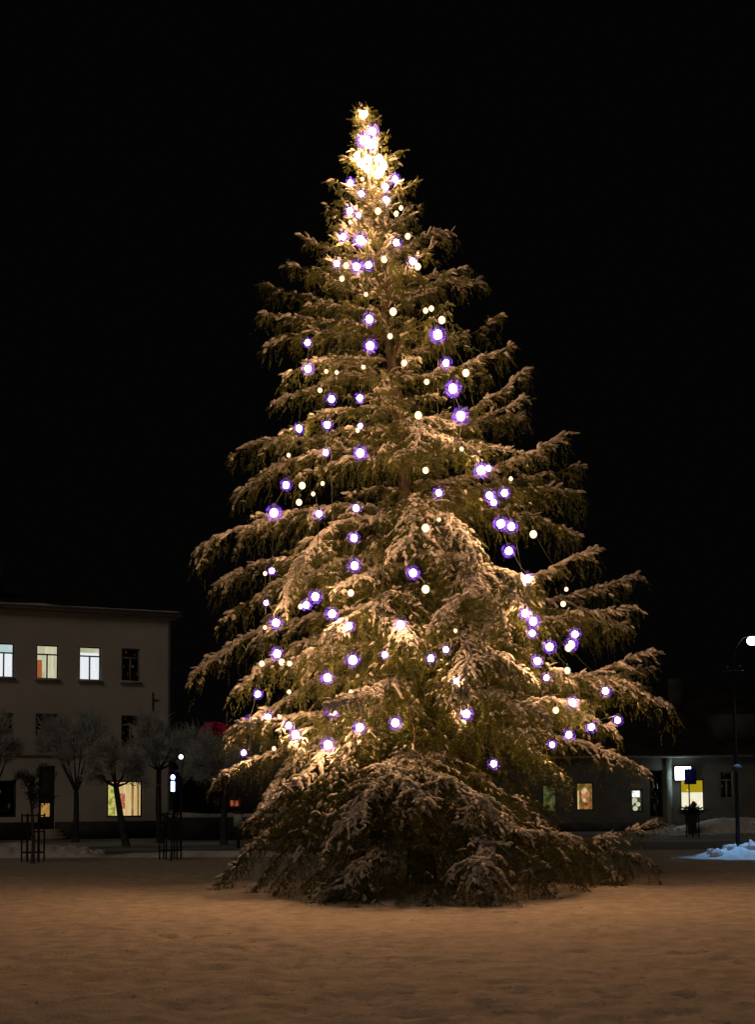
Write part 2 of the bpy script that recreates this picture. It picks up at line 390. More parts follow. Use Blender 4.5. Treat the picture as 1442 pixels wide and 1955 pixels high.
STAT = {'shoots': 0, 'snow': 0, 'tris': 0}
def patchy(p, sc_=1.0):
    return vnoise(p[..., 0] * 2.6 * sc_ + 31.7, p[..., 1] * 2.6 * sc_ + p[..., 2] * 1.9 * sc_, 17)
def bough(base, tip, lift=0.3, width=1.0, dens=1.0, snow=0.6, hang=1.0, blanket=1.0, mid=None, name='bough'):
    base = np.asarray(base, float); tip = np.asarray(tip, float)
    L = np.linalg.norm(tip - base)
    n = 24; s = np.linspace(0, 1, n)
    ax = base + (tip - base) * s[:, None]
    if mid is None: ax[:, 2] += lift * L * 0.30 * 4 * s * (1 - s)
    else:                                               # a bough that sweeps sideways through a given point
        c_ = 2 * np.asarray(mid) - .5 * (base + tip)
        ax = base * ((1 - s) ** 2)[:, None] + c_ * (2 * s * (1 - s))[:, None] + tip * (s ** 2)[:, None]
        L = np.linalg.norm(np.diff(ax, axis=0), axis=1).sum()
    side0 = nrm(np.cross(tip - base, (0, 0, 1)))
    ax += side0 * (np.sin(s * math.pi * rng.uniform(.9, 2.2)) * rng.uniform(-.10, .10) * L * np.sin(s * math.pi) )[:, None]
    sd_ = int(rng.integers(9999))
    kink = np.stack([vnoise(s * L * 2.2, s * 0 + k * 5, sd_) - .5 for k in range(3)], -1)
    ax += kink * (0.16 * np.clip(s * 3, 0, 1) * np.clip((1 - s) * 4, 0.2, 1))[:, None] * min(1, L / 2)
    ax[:, 2] = np.maximum(ax[:, 2], 0.06)
    T = nrm(np.gradient(ax, axis=0))
    wb = MB(); wb.tube(ax - TB, np.interp(s, [0, 1], [0.012 + 0.0085 * L, 0.005]), 5)
    wood = wb.build(name, 'twigwood', spruce, True)
    # secondary branchlets
    step = 0.10 / dens
    ns = max(4, int(L * 0.93 / step))
    ss = np.linspace(0.10 if L > 1.2 else 0.04, 1.0, ns) + rng.uniform(-.6, .6, ns) / ns
    ss = np.clip(ss, 0.03, 1)
    So, Sd, Sl, Sh = [], [], [], []          # shoots: origin, direction, length, hanging?
    sec_pts = []; sec_dir = []
    up = np.array([0, 0, 1.0])
    for i, q in enumerate(ss):
        p = np.array([np.interp(q, s, ax[:, k]) for k in range(3)])
        t = nrm(np.array([np.interp(q, s, T[:, k]) for k in range(3)]))
        sg = 1 if i % 2 else -1
        side = nrm(np.cross(t, up)) * sg
        prof = (min(1, q / .22)) ** .5 * (1 - q) ** .75
        ls = (0.32 * L * width * prof + 0.14 + 0.03 * L * width) * rng.choice([.45, .8, 1.0, 1.25])
        ls = min(ls, 1.3)
        an = R(rng.uniform(30, 78)) * (1 - .65 * max(0, q - .8) / .2)
        d = nrm(t * math.cos(an) + side * math.sin(an) + up * rng.uniform(-.20, .34))
        u = np.linspace(0, 1, 6)
        drop = rng.uniform(.20, .85) * (0.5 + 0.5 * min(1, L / 2.5))
        path = p + d * (u * ls)[:, None]
        path[:, 2] -= drop * ls * u ** 2
        path[1:] += rng.normal(0, .018, (5, 3))
        path[:, 2] = np.maximum(path[:, 2], 0.05)
        m = max(3, int(ls / 0.058))
        uu = (np.arange(m) + rng.uniform(.1, .9, m)) / m
        pt = np.stack([np.interp(uu, u, path[:, k]) for k in range(3)], -1)
        tt = nrm(d[None] - up[None] * (2 * drop * uu)[:, None])
        sec_pts.append(pt); sec_dir.append(tt)
        sd2 = nrm(np.cross(tt, up)) * np.where(np.arange(m) % 2, 1, -1)[:, None]
        for rep in range(2):
            a2 = np.radians(rng.uniform(20, 75, m))
            dd = nrm(tt * np.cos(a2)[:, None] + (sd2 if rep == 0 else -sd2) * np.sin(a2)[:, None] + np.stack([rng.normal(0, .2, m), rng.normal(0, .2, m), rng.normal(-.22, .30, m)], -1))
            So.append(pt); Sd.append(dd); Sl.append(rng.uniform(.07, .18, m) * (1.05 - .35 * uu)); Sh.append(np.zeros(m))
        So.append(path[-1:]); Sd.append(tt[-1:]); Sl.append(np.array([.12])); Sh.append(np.zeros(1))
        mh = int(m * 1.5 * hang) + 2                    # pendulous shoots
        uh = rng.uniform(0, 1, mh)
        ph = np.stack([np.interp(uh, u, path[:, k]) for k in range(3)], -1)
        dh = nrm(np.stack([rng.normal(0, .30, mh), rng.normal(0, .30, mh), np.full(mh, -1.0)], -1) + 0.25 * d)
        lh = rng.uniform(.12, .24, mh) * min(1.2, .5 + L / 3)
        lvl = np.floor(rng.uniform(0, 1, mh) ** 1.8 * 2.6) * min(1, L / 2.2)         # hung below one another
        ph = ph - np.array([0, 0, 1]) * (lvl * lh * .8)[:, None]
        So.append(ph); Sd.append(dh); Sl.append(lh); Sh.append(np.ones(mh))
    So = np.concatenate(So); Sd = np.concatenate(Sd); Sl = np.concatenate(Sl); Sh = np.concatenate(Sh)
    mid = So + Sd * (Sl / 2)[:, None]
    keep = clear_of_bulbs(mid) & (mid[:, 2] > 0.03)
    So, Sd, Sl, Sh = So[keep], Sd[keep], Sl[keep], Sh[keep]
    v = needle_mesh(So, Sd, Sl, 9, 0.040, 0.0155)
    v[:, 2] = np.maximum(v[:, 2], 0.012)
    me = bpy.data.meshes.new('foliage')
    make_mesh(me, v - TB, np.arange(len(v)), np.full(len(v) // 3, 3))
    me.materials.append(M['needles'])
    fo = bpy.data.objects.new('foliage', me); col.objects.link(fo); fo.parent = wood; fo['kind'] = 'stuff'
    STAT['shoots'] += len(So); STAT['tris'] += len(v) // 3
    # snow: separate lumps and finger-like caps, in patches
    if snow > 0:
        sb = MB()
        O = [So[(Sd[:, 2] > -.62) & (Sh < .5)]]; D = [Sd[(Sd[:, 2] > -.62) & (Sh < .5)]]; LN = [Sl[(Sd[:, 2] > -.62) & (Sh < .5)]]
        K0 = len(O[0])
        sp = np.concatenate(sec_pts); sdir = np.concatenate(sec_dir)
        ok = clear_of_bulbs(sp, .12); sp, sdir = sp[ok], sdir[ok]
        O.append(sp); D.append(nrm(sdir + rng.normal(0, .22, sp.shape))); LN.append(rng.uniform(.06, .13, len(sp)))
        na = int(L / .026); qa = rng.uniform(.05, 1, na)
        pa = np.stack([np.interp(qa, s, ax[:, k]) for k in range(3)], -1); ta = np.stack([np.interp(qa, s, T[:, k]) for k in range(3)], -1)
        pa = pa + side0 * rng.normal(0, .07 * min(1, L / 2), (na, 1))
        O.append(pa); D.append(nrm(ta + rng.normal(0, .3, pa.shape))); LN.append(rng.uniform(.08, .22, na))
        fat = np.concatenate([np.full(K0, 1.0), np.full(len(sp), 1.3), np.full(na, 1.5)])
        O = np.concatenate(O); D = np.concatenate(D); LN = np.concatenate(LN)
        dist = np.sqrt(((O[:, None] - ax[None]) ** 2).sum(-1)).min(1)
        core = np.exp(-(dist / (.14 + .06 * L)) ** 2)
        fat = fat * (.72 + .30 * core)
        pr = snow * (1.75 * core + .26) * np.clip((patchy(O) - .18) * 2.8, 0.05, 1.2) * np.where(fat > 1.1, 1.0, .7)
        pick = rng.random(len(O)) < pr
        O, D, LN, fat = O[pick], D[pick], LN[pick], fat[pick]
        if len(O):
            fr = np.array([.0, .3, .7, 1.0])
            pl = O[:, None] + D[:, None] * (LN[:, None] * fr)[..., None]
            rr = np.array([.009, .0175, .0155, .004]) * rng.uniform(.4, 1.7, (len(O), 1)) * rng.uniform(.7, 1.3, (len(O), 4)) * fat[:, None] * (.75 + .3 * min(1, L / 3))
            pl[..., 2] += rr * .55 + .008
            vv, ff = tubes(pl, rr, 4, 1.15, .9); sb.add(vv - TB, ff)
            STAT['snow'] += len(O); STAT['tris'] += len(ff) * 2
            if snow >= .55 and blanket > 0:                             # a blanket along the stem and the first part of the branchlets
                k_ = max(12, int(L / .06)); qs = np.linspace(.12, 1, k_)
                pb_ = np.stack([np.interp(qs, s, ax[:, k]) for k in range(3)], -1)[None]
                rb_ = (.030 + .050 * vnoise(qs * L * 6, qs * 0, sd_ + 3) * snow)[None] * np.interp(qs, [.1, .3, .9, 1], [.5, 1, .9, .15])[None] * blanket
                pb_[..., 2] += rb_ * .5 + .012
                vv, ff = tubes(pb_, rb_, 8, 1.5, .75); vv += rng.normal(0, .010, vv.shape); sb.add(vv - TB, ff)
                for pt_ in sec_pts:
                    if len(pt_) < 5 or rng.random() > .55 * snow: continue
                    pp = pt_[:max(4, int(len(pt_) * .75))][None].copy(); m_ = pp.shape[1]
                    rb_ = (np.interp(np.linspace(0, 1, m_), [0, .5, 1], [.034, .034, .006]) * rng.uniform(.6, 1.3, m_))[None]
                    pp[..., 2] += rb_ * .5 + .010
                    vv, ff = tubes(pp, rb_, 6, 1.35, .8); vv += rng.normal(0, .007, vv.shape); sb.add(vv - TB, ff); STAT['tris'] += len(ff) * 2
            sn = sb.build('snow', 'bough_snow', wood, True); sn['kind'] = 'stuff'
    return wood

# boughs that make the outline: tip x, tip y, base y on the trunk, tip depth offset, lift, width, snow
OUT = [
 (660,300,330,0,0,1,.10),(634,342,392,-.2,-.1,1,.15),(637,398,440,.1,-.1,1,.2),(588,455,500,0,-.2,1,.35),(560,505,565,-.2,-.25,1,.25),
 (514,545,610,.2,-.1,1,.15),(508,600,640,-.3,.05,1,.2),(517,655,650,.0,.25,1,.2),(550,715,690,-.5,.25,1,.3),(530,768,735,.2,.35,.9,.45),
 (548,822,790,-.6,.3,.9,.35),(454,860,880,.0,.42,.7,.8),(460,938,895,.3,.5,.7,.6),(378,1048,1000,-.2,.42,.6,.95),(418,1115,1070,.3,.35,.7,.5),
 (437,1175,1110,-.4,.45,.8,.4),(374,1282,1205,.1,.48,.6,.95),(452,1315,1235,-.9,.5,.8,.4),(448,1402,1320,-.3,.5,.7,.8),(420,1484,1420,.2,.35,.55,.85),
 (486,1558,1400,-2.0,.75,.8,.9),(412,1692,1530,-.3,.6,.8,.2),(445,1645,1480,.8,.5,.9,.15),
 (755,295,335,0,-.05,1,.1),(788,350,400,0,-.1,1,.12),(800,405,455,-.2,-.1,1,.15),(860,447,492,0,.05,.8,.6),(884,512,545,-.4,0,1,.25),
 (914,540,575,.1,.05,.9,.4),(948,605,665,0,-.3,.9,.2),(972,663,720,-.3,-.3,.7,.55),(1006,706,810,0,-.4,.55,.5),(997,763,825,-.2,-.3,.6,.4),
 (990,797,810,.4,0,.9,.3),(1078,832,925,-.2,-.28,.5,.8),(1108,885,945,.4,-.15,.7,.25),(1106,940,965,.2,.15,.9,.2),(1098,1022,980,0.,.3,.8,.25),
 (1132,1052,1140,-.4,-.22,.5,.75),(1214,1102,1172,.3,-.10,.6,.5),(1198,1162,1195,-.3,-.1,.6,.5),(1188,1195,1195,.6,.2,.8,.4),
 (1240,1244,1305,-.2,-.25,.5,.45),(1236,1275,1312,.4,-.15,.6,.25),(1280,1350,1345,-.1,.40,.5,.95),(1168,1392,1340,-.9,.3,.7,.3),
 (1230,1470,1400,-.6,.28,.5,.8),(1248,1572,1520,-.2,-.38,.45,.4),(1242,1645,1500,.3,.0,1.0,.25),(1200,1712,1540,-.5,.3,1.2,.1),
]
FRONT = [
 (765,862,805,-1.5,.4,.8,.3),(835,1062,955,-2.5,.5,.7,.25),(800,1240,1150,-3.0,.6,.9,.2),(580,1305,1200,-2.0,.6,.9,.3),(690,1350,1240,-3.0,.6,.9,.12),
 (880,1390,1240,-3.1,.65,.9,.15),(980,1310,1200,-2.5,.6,.9,.2),(645,1460,1320,-3.0,.6,.8,.2),(1010,1410,1300,-2.6,.5,.8,.12),(790,1440,1340,-3.4,.55,.8,.10),
 (560,1430,1330,-2.2,.5,.8,.3),(1090,1300,1240,-1.6,.4,.8,.25),(1080,1480,1390,-2.0,.5,.8,.10),
 (530,1700,1500,-2.6,.45,.9,.10),(700,1735,1510,-4.1,.6,.9,.05),(820,1740,1500,-4.6,.55,.9,.03),(1040,1728,1510,-3.3,.6,.9,.04),
 (1125,1722,1520,-2.3,.5,.8,.04),(560,1640,1450,-2.8,.4,.9,.06),(1080,1640,1480,-2.7,.5,.8,.08),(480,1705,1510,-1.6,.6,.9,.10),(860,1660,1480,-3.8,.3,.9,.03),
 (640,1690,1500,-3.4,.35,.8,.05),
]
# boughs that sweep across the front: base y, mid x, y, depth, tip x, y, depth, width, snow, blanket
SWEEP = [
 (800,840,828,-1.0,905,862,-1.7,.7,.85,.7),(805,800,832,-1.1,762,868,-1.7,.7,.6,.5),
 (950,850,985,-1.4,905,1070,-2.3,.8,.8,.5),(950,800,985,-1.4,748,1058,-2.2,.8,.75,.5),
 (1050,900,1078,-1.6,1012,1108,-2.2,.6,.95,.8),(1060,905,1092,-1.9,825,1195,-3.0,.8,.95,.8),(1075,965,1110,-1.7,930,1205,-2.6,.8,.9,.6),
 (1085,715,1092,-1.5,650,1124,-2.2,.6,.85,.7),(1130,720,1150,-2.0,618,1218,-2.8,.75,.9,.7),(1140,735,1170,-2.1,785,1225,-3.0,.6,.85,.6),
 (990,640,1012,-1.3,575,1075,-1.9,.7,.9,.7),(1060,620,1078,-1.1,540,1158,-1.6,.8,.85,.6),(1215,670,1232,-1.9,552,1275,-2.3,.55,.85,.7),
 (1205,900,1228,-2.0,1015,1290,-2.4,.7,.75,.5),(1215,870,1235,-2.4,885,1335,-3.2,.8,.65,.4),(1290,720,1308,-2.7,640,1352,-3.3,.6,.6,.5),
 (1305,930,1322,-2.2,1040,1372,-2.6,.6,.65,.5),(1390,640,1430,-2.0,484,1562,-2.5,.6,.95,.8),(1405,700,1440,-2.4,600,1560,-3.2,.7,.12,.4),
 (1430,745,1480,-3.0,628,1612,-4.0,.7,.98,.8),(1430,850,1478,-2.9,942,1562,-3.7,.7,.98,.8),(1440,790,1475,-3.3,810,1560,-4.2,.8,.35,.4),
 (1490,860,1590,-3.7,938,1728,-4.5,.7,.6,.3),(1500,720,1630,-3.4,615,1724,-3.7,.7,.5,.3),(1500,930,1560,-2.8,1100,1600,-2.6,.5,.4,.4),
 (1350,560,1372,-1.5,450,1392,-1.2,.6,.9,.8),(1330,1000,1340,-1.6,1110,1345,-1.4,.6,.6,.5),
]
for by, mx_, my_, md_, tx, ty, td_, wid, sn, bl in SWEEP:
    t = P(tx, ty, TD + td_); t[2] = max(t[2], 0.10)
    bough(trunk_at(by), t, 0, wid, 1.0, sn, 1.0, bl, P(mx_, my_, TD + md_))
for k, (tx, ty, by, dep, lift, wid, sn) in enumerate(OUT + FRONT):
    b = trunk_at(by); t = P(tx, ty, TD + dep); t[2] = max(t[2], 0.10)
    fr_ = k >= len(OUT)
    bough(b, t, lift, wid * (1.25 if fr_ else 1), 1.0, sn * (.82 if fr_ else 1), rng.uniform(.45, 1.0), 0.0 if fr_ else 1.0)

# the rest of the whorls
ph0 = 0.0
for k, py in enumerate(np.concatenate([np.arange(228, 560, 17.0), np.arange(560, 1500, 42.0)])):
    rl, rr = env(py)
    nb = 4 if py < 560 else 5
    ph0 += 0.9
    for j in range(nb):
        a = ph0 + j * 2 * math.pi / nb + rng.uniform(-.3, .3)
        c, sI = math.cos(a), math.sin(a)        # c: right, sI: away
        Rl = (rr if c > 0 else rl) * c * c + 0.5 * (rl + rr) * sI * sI
        f = rng.uniform(.42, .90)
        if sI < -.45 and py > 700: f *= .80
        r = max(.16, Rl * f)
        front = -sI > 0.85
        if front and 540 < py < 1000 and rng.random() < .3: continue
        if sI > 0.5 and py > 560 and rng.random() < .35: continue
        b = trunk_at(py)
        slope = np.interp(py, [220, 420, 700, 1000, 1300, 1650], [.75, .5, .10, -.18, -.28, -.40]) + rng.uniform(-.24, .24)
        t = b + np.array([c * r, sI * r, slope * r]); t[2] = max(t[2], .1)
        lift = np.interp(py, [220, 500, 800, 1100, 1650], [-.15, -.05, .2, .4, .55]) + rng.uniform(-.15, .15)
        sn = np.interp(py, [220, 450, 800, 1100, 1500, 1650], [.05, .20, .28, .30, .16, .06]) * rng.uniform(.3, 1.6)
        if sI < -.3 and py > 900: sn *= .35
        if py > 1350: sn *= .2
        bough(b, t, lift, rng.uniform(.8, 1.1), rng.uniform(.65, .9), min(.5, sn), rng.uniform(.4, 1.1))
# leader
bough(trunk_at(262), P(693, 203, TD), 0, .55, 1.4, .03, .2)


# ------------------------------------------------------------------ light strings
def uv_ball(r, nseg, nring, zs=1.0):
    v = [[0, 0, -r * zs]]
    for i in range(1, nring):
        th = math.pi * i / nring
        for j in range(nseg):
            ph = 2 * math.pi * j / nseg
            v.append([r * math.sin(th) * math.cos(ph), r * math.sin(th) * math.sin(ph), -r * zs * math.cos(th)])
    v.append([0, 0, r * zs])
    t = [[0, 1 + (j + 1) % nseg, 1 + j] for j in range(nseg)]
    q = []
    for i in range(nring - 2):
        for j in range(nseg):
            a = 1 + i * nseg + j; b = 1 + i * nseg + (j + 1) % nseg
            q.append([a, b, b + nseg, a + nseg])
    e = len(v) - 1; o = 1 + (nring - 2) * nseg
    t += [[o + j, o + (j + 1) % nseg, e] for j in range(nseg)]
    return np.array(v), np.array(t), np.array(q)
def ball_mesh(name, r, nseg, nring, mat, zs=1.0):
    b = MB(); v, t, q = uv_ball(r, nseg, nring, zs); b.add(v, t); b.f.append(q); b.m.append(np.zeros(len(q)))
    o = b.build(name, mat, None, True); me = o.data; bpy.data.objects.remove(o); return me
ME_BULB = ball_mesh('bulb', 0.051, 12, 8, 'bulb', 1.1)
ME_CREAM = ball_mesh('bulb', 0.060, 12, 8, 'bulb_cream', 1.1)
ME_HALO = ball_mesh('violet_halo', 0.132, 18, 12, 'violet_scatter', 1.0)  # added ball imitating violet glare, not a fitting of the light string
sb = MB(); sb.tube([(0, 0, .06), (0, 0, .14)], .02, 6); _o = sb.build('socket', 'socket'); ME_SOCK = _o.data; bpy.data.objects.remove(_o)
for key, L in STR.items():
    pts = BP[key]
    org = np.array(pts[0])
    t = tag(empty('light_string', org), STR_LABEL[key], 'light string', 'light strings on the spruce')
    cp = []
    for i in range(len(pts) - 1):
        a = pts[i] + np.array([0, .03, .10]); b = pts[i + 1] + np.array([0, .03, .10])
        m = max(3, int(np.linalg.norm(b - a) / .15))
        u = np.linspace(0, 1, m, endpoint=False)
        seg = a + (b - a) * u[:, None]
        seg[:, 1] += np.sin(u * math.pi) * .12
        seg[:, 0] += np.sin(u * math.pi * 2) * rng.uniform(-.03, .03)
        cp.append(seg)
    cp.append((pts[-1] + np.array([0, .03, .10]))[None])
    cb = MB(); cb.tube(np.concatenate(cp) - org, .006, 4); cb.build('cable', 'cable', t)
    for p, (x, y, kd, sz) in zip(pts, L):
        o = bpy.data.objects.new('bulb', ME_BULB if kd == 'v' or y < 335 else ME_CREAM); col.objects.link(o); o.parent = t
        o.location = p - org; o.scale = (sz * (1.3 if kd == 'c' and y < 335 else 1),) * 3
        s_ = bpy.data.objects.new('socket', ME_SOCK); col.objects.link(s_); s_.parent = o
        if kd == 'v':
            g_ = bpy.data.objects.new('violet_halo', ME_HALO); col.objects.link(g_); g_.parent = o

# ------------------------------------------------------------------ buildings
def plane_hit(px, py, org, nrm_):
    d = ray(px, py); o = np.array([0, 0, CAM_H])
    return o + d * (np.dot(org - o, nrm_) / np.dot(d, nrm_))

def wall_holes(x0, x1, z0, z1, holes, depth=0.22):
    """front faces at y=0 round the holes, with reveals going back"""
    xs = sorted({x0, x1, *[h[0] for h in holes], *[h[1] for h in holes]})
    zs = sorted({z0, z1, *[h[2] for h in holes], *[h[3] for h in holes]})
    b = MB()
    for i in range(len(xs) - 1):
        for j in range(len(zs) - 1):
            cx, cz = (xs[i] + xs[i + 1]) / 2, (zs[j] + zs[j + 1]) / 2
            if any(h[0] < cx < h[1] and h[2] < cz < h[3] for h in holes): continue
            b.add([[xs[i], 0, zs[j]], [xs[i + 1], 0, zs[j]], [xs[i + 1], 0, zs[j + 1]], [xs[i], 0, zs[j + 1]]], [[0, 1, 2, 3]])
    for a, c, e, f in holes:
        for q in ([[a, 0, e], [a, depth, e], [a, depth, f], [a, 0, f]], [[c, 0, e], [c, 0, f], [c, depth, f], [c, depth, e]],
                  [[a, 0, e], [c, 0, e], [c, depth, e], [a, depth, e]], [[a, 0, f], [a, depth, f], [c, depth, f], [c, 0, f]]):
            b.add(q, [[0, 1, 2, 3]])
    return b

def window(parent, h, frame='frame_dark', glass='glass', transom=0.28, mull=1, back=None, label=None, depth=.14, bar=.07):
    """a casement: frame with a transom and mullions, one pane in each light, what is behind it"""
    a, c, e, f = h; wd = c - a; ht = f - e
    b = MB()
    zt = f - ht * transom if transom else f
    for x in (a + bar / 2, c - bar / 2): b.box((x, depth, (e + f) / 2), (bar, .06, ht))
    for z in (e + bar / 2, f - bar / 2): b.box(((a + c) / 2, depth + .003, z), (wd - 2 * bar + .004, .06, bar))
    if transom: b.box(((a + c) / 2, depth - .01, zt), (wd - 2 * bar, .07, bar))
    xs = [a + (c - a) * (k + 1) / (mull + 1) for k in range(mull)]
    for x in xs: b.box((x, depth - .006, (e + zt) / 2), (bar, .065, zt - e - bar))
    fo = b.build('window', frame, parent)
    if label: fo['label'] = label
    edges = [a] + xs + [c]
    lights = [(edges[k], edges[k + 1], e, zt) for k in range(len(edges) - 1)] + ([(a, c, zt, f)] if transom else [])
    for l in lights:
        p = MB(); p.box(((l[0] + l[1]) / 2, depth + .02, (l[2] + l[3]) / 2), (l[1] - l[0] - bar, .008, l[3] - l[2] - bar))
        p.build('pane', glass, fo)
    return fo

# --- left: three-storey plastered building
c0 = G(-6, 1598); 
LD0, LD1 = 64.6, 68.2
lp0 = P(0, 1538, LD0); lp1 = P(325, 1538, LD1)
u_ = nrm(np.array([lp1[0] - lp0[0], lp1[1] - lp0[1], 0.0]))
n_ = np.array([u_[1], -u_[0], 0.0])
lo = np.array([lp0[0], lp0[1], 0.0]) - u_ * 6.0
lb = empty('plaster_building', lo, math.atan2(u_[1], u_[0]))
tag(lb, 'three-storey plastered town building with lit upper windows at left', 'building')
def L_(px, py):
    h = plane_hit(px, py, lo, n_); r = h - lo
    return float(r @ u_), float(r[2])
def lrect(x0, y0, x1, y1):
    a, f = L_(x0, y0); c, e = L_(x1, y1); return (a, c, e, f)
LW = L_(325, 1400)[0]; LH = L_(325, 1178)[1]
up_w = [lrect(*q) for q in ((-70, 1228, -31, 1297), (-12, 1228, 26, 1296), (69, 1230, 111, 1297), (151, 1232, 192, 1298), (232, 1236, 267, 1299))]
zt_, zb_ = up_w[2][3], up_w[2][2]
up_w = [(a, c, zb_, zt_) for a, c, e, f in up_w]
mid_w = [(a, c, zb_ - 3.55, zt_ - 3.55) for a, c, e, f in up_w]
z_pl = L_(200, 1568)[1]
shop = lrect(204, 1490, 272, 1560); door = lrect(74, 1462, 104, 1578)
door = (door[0], door[1], 0.55, door[3])
shop2 = lrect(-60, 1490, 30, 1560)
holes = up_w + mid_w + [shop, door, shop2]
wall_holes(0, LW, z_pl, LH, [h for h in holes if h is not door] + [(door[0], door[1], z_pl, door[3])]).build('wall', 'plaster', lb)
pl = MB(); pl.box(((door[0]) / 2, -.04, z_pl / 2), (door[0], .14, z_pl)); pl.box(((door[1] + LW + .05) / 2, -.04, z_pl / 2), (LW + .05 - door[1], .14, z_pl))
pl.build('plinth', 'plinth', lb)
sw = MB(); sw.add([[LW, 0.004, 0], [LW, 12, 0], [LW, 12, LH], [LW, 0.004, LH], [0, 0.004, 0], [0, 12, 0], [0, 12, LH], [0, 0.004, LH]], [[0, 1, 2, 3], [7, 6, 5, 4], [1, 5, 6, 2]])
sw.build('side_wall', 'plaster', lb)
ev = MB(); ev.box((LW / 2 + .15, -.18, LH + .06), (LW + .7, .5, .12)); ev.box((LW / 2 + .12, -.08, LH - .10), (LW + .3, .26, .18)); ev.build('cornice', 'trim', lb)
rf = MB(); rr_ = 3.0
rf.add([[-.3, -.42, LH + .125], [LW + .45, -.42, LH + .125], [LW + .45, 12.4, LH + .125], [-.3, 12.4, LH + .125], [4, 6, LH + rr_ * .62], [LW - 5, 6, LH + rr_ * .62]],
       [[0, 1, 5, 4], [2, 3, 4, 5]]); rf.add([[LW + .45, -.42, LH + .125], [LW + .45, 12.4, LH + .125], [LW - 5, 6, LH + rr_ * .62], [-.3, -.42, LH + .125], [-.3, 12.4, LH + .125], [4, 6, LH + rr_ * .62]], [[0, 1, 2], [4, 3, 5]])
roof = rf.build('roof', 'roof', lb)
ch = MB(); xc = L_(2, 1120)[0]; ch.box((xc, 3.0, LH + 1.55), (1.0, .8, 2.6)); ch.build('chimney', 'plinth', roof)
gu = MB(); gu.box((LW / 2 + .1, -.47, LH + .14), (LW + .8, .09, .10)); gu.build('gutter', 'galv', lb)
ke = 140; xe = np.linspace(-.2, LW + .35, ke)
se = MB(); se.tube(np.stack([xe, xe * 0 - .40, LH + .17 + .03 * vnoise(xe * 1.3, xe * 0, 8)], -1), .02 + .10 * np.clip(vnoise(xe * .9, xe * 0, 6) - .25, 0, 1), 6); se.build('roof_edge_snow', 'snow', lb, True)
dp = MB(); dp.tube([(LW - .12, -.08, LH - .25), (LW - .12, -.08, .3)], .055, 8); dp.build('downpipe', 'galv', lb)
bk = MB(); xb, zb0 = L_(291, 1340); bk.box((xb, -.05, zb0), (.06, .06, 1.0)); bk.box((xb + .18, -.05, zb0 + .1), (.3, .05, .05)); bk.build('wall_bracket', 'iron', lb)
ln = MB(); zl = L_(60, 1441)[1]; ln.box((LW / 2 - .1, -.05, zl), (LW - .5, .10, .16)); ln.build('string_course', 'trim', lb)

M['room_cool'] = emit_noise('room_cool', (0.62, 0.80, 0.82), (0.80, 0.95, 1.0), 1.0, 1.2)  # room light put into walls, curtains, door and goods as their own glow
M['room_white'] = emit_noise('room_white', (0.80, 0.88, 0.95), (0.95, 1.0, 1.0), 1.15, 1.2)
M['room_cream'] = emit_noise('room_cream', (0.62, 0.62, 0.34), (0.85, 0.84, 0.60), 0.9, 1.0)
M['curtain_cool'] = emit_noise('curtain_cool', (0.85, 0.95, 1.0), (1, 1, 1), 1.2, 3, (8, 1, .3))
M['curtain_cream'] = emit_noise('curtain_cream', (0.66, 0.66, 0.40), (0.92, 0.90, 0.64), 0.95, 3, (10, 1, .3))
M['orange_door'] = emit_mat('orange_door', (0.62, 0.17, 0.05), 0.75)
M['shop_back'] = emit_noise('shop_back', (0.85, 0.55, 0.20), (1.0, 0.80, 0.42), 0.95, 2, (6, 1, .4))
M['shop_green'] = emit_noise('shop_green', (0.35, 0.42, 0.05), (0.95, 0.85, 0.25), 0.85, 5)
M['shop_red'] = emit_noise('shop_red', (0.65, 0.12, 0.05), (0.85, 0.40, 0.20), 0.8, 9)
M['shop_amber'] = emit_noise('shop_amber', (0.45, 0.22, 0.04), (0.70, 0.38, 0.10), 0.6, 3)
M['lamp_white'] = emit_mat('lamp_white', (0.80, 0.95, 0.95), 16.0)

def drape(name, mat, x0, x1, z0, z1, y, parent, folds=5, amp=.05):
    b = MB(); k = 24; xs = np.linspace(x0, x1, k); ys = y + amp * np.sin(np.linspace(0, folds * 2 * math.pi, k))
    v = np.concatenate([np.stack([xs, ys, np.full(k, z0)], -1), np.stack([xs, ys, np.full(k, z1)], -1), np.stack([xs, ys + .02, np.full(k, z0)], -1), np.stack([xs, ys + .02, np.full(k, z1)], -1)])
    b.add(v, [[i, i + 1, k + i + 1, k + i] for i in range(k - 1)] + [[2 * k + i + 1, 2 * k + i, 3 * k + i, 3 * k + i + 1] for i in range(k - 1)])
    return b.build(name, mat, parent)
def room(h, mat, parent, dep=1.2, ext=.5):
    a, c, e, f = h; b = MB()
    b.box(((a + c) / 2, dep, (e + f) / 2), (c - a + 2 * ext, .05, f - e + 2 * ext)); return b.build('room_wall', mat, parent)

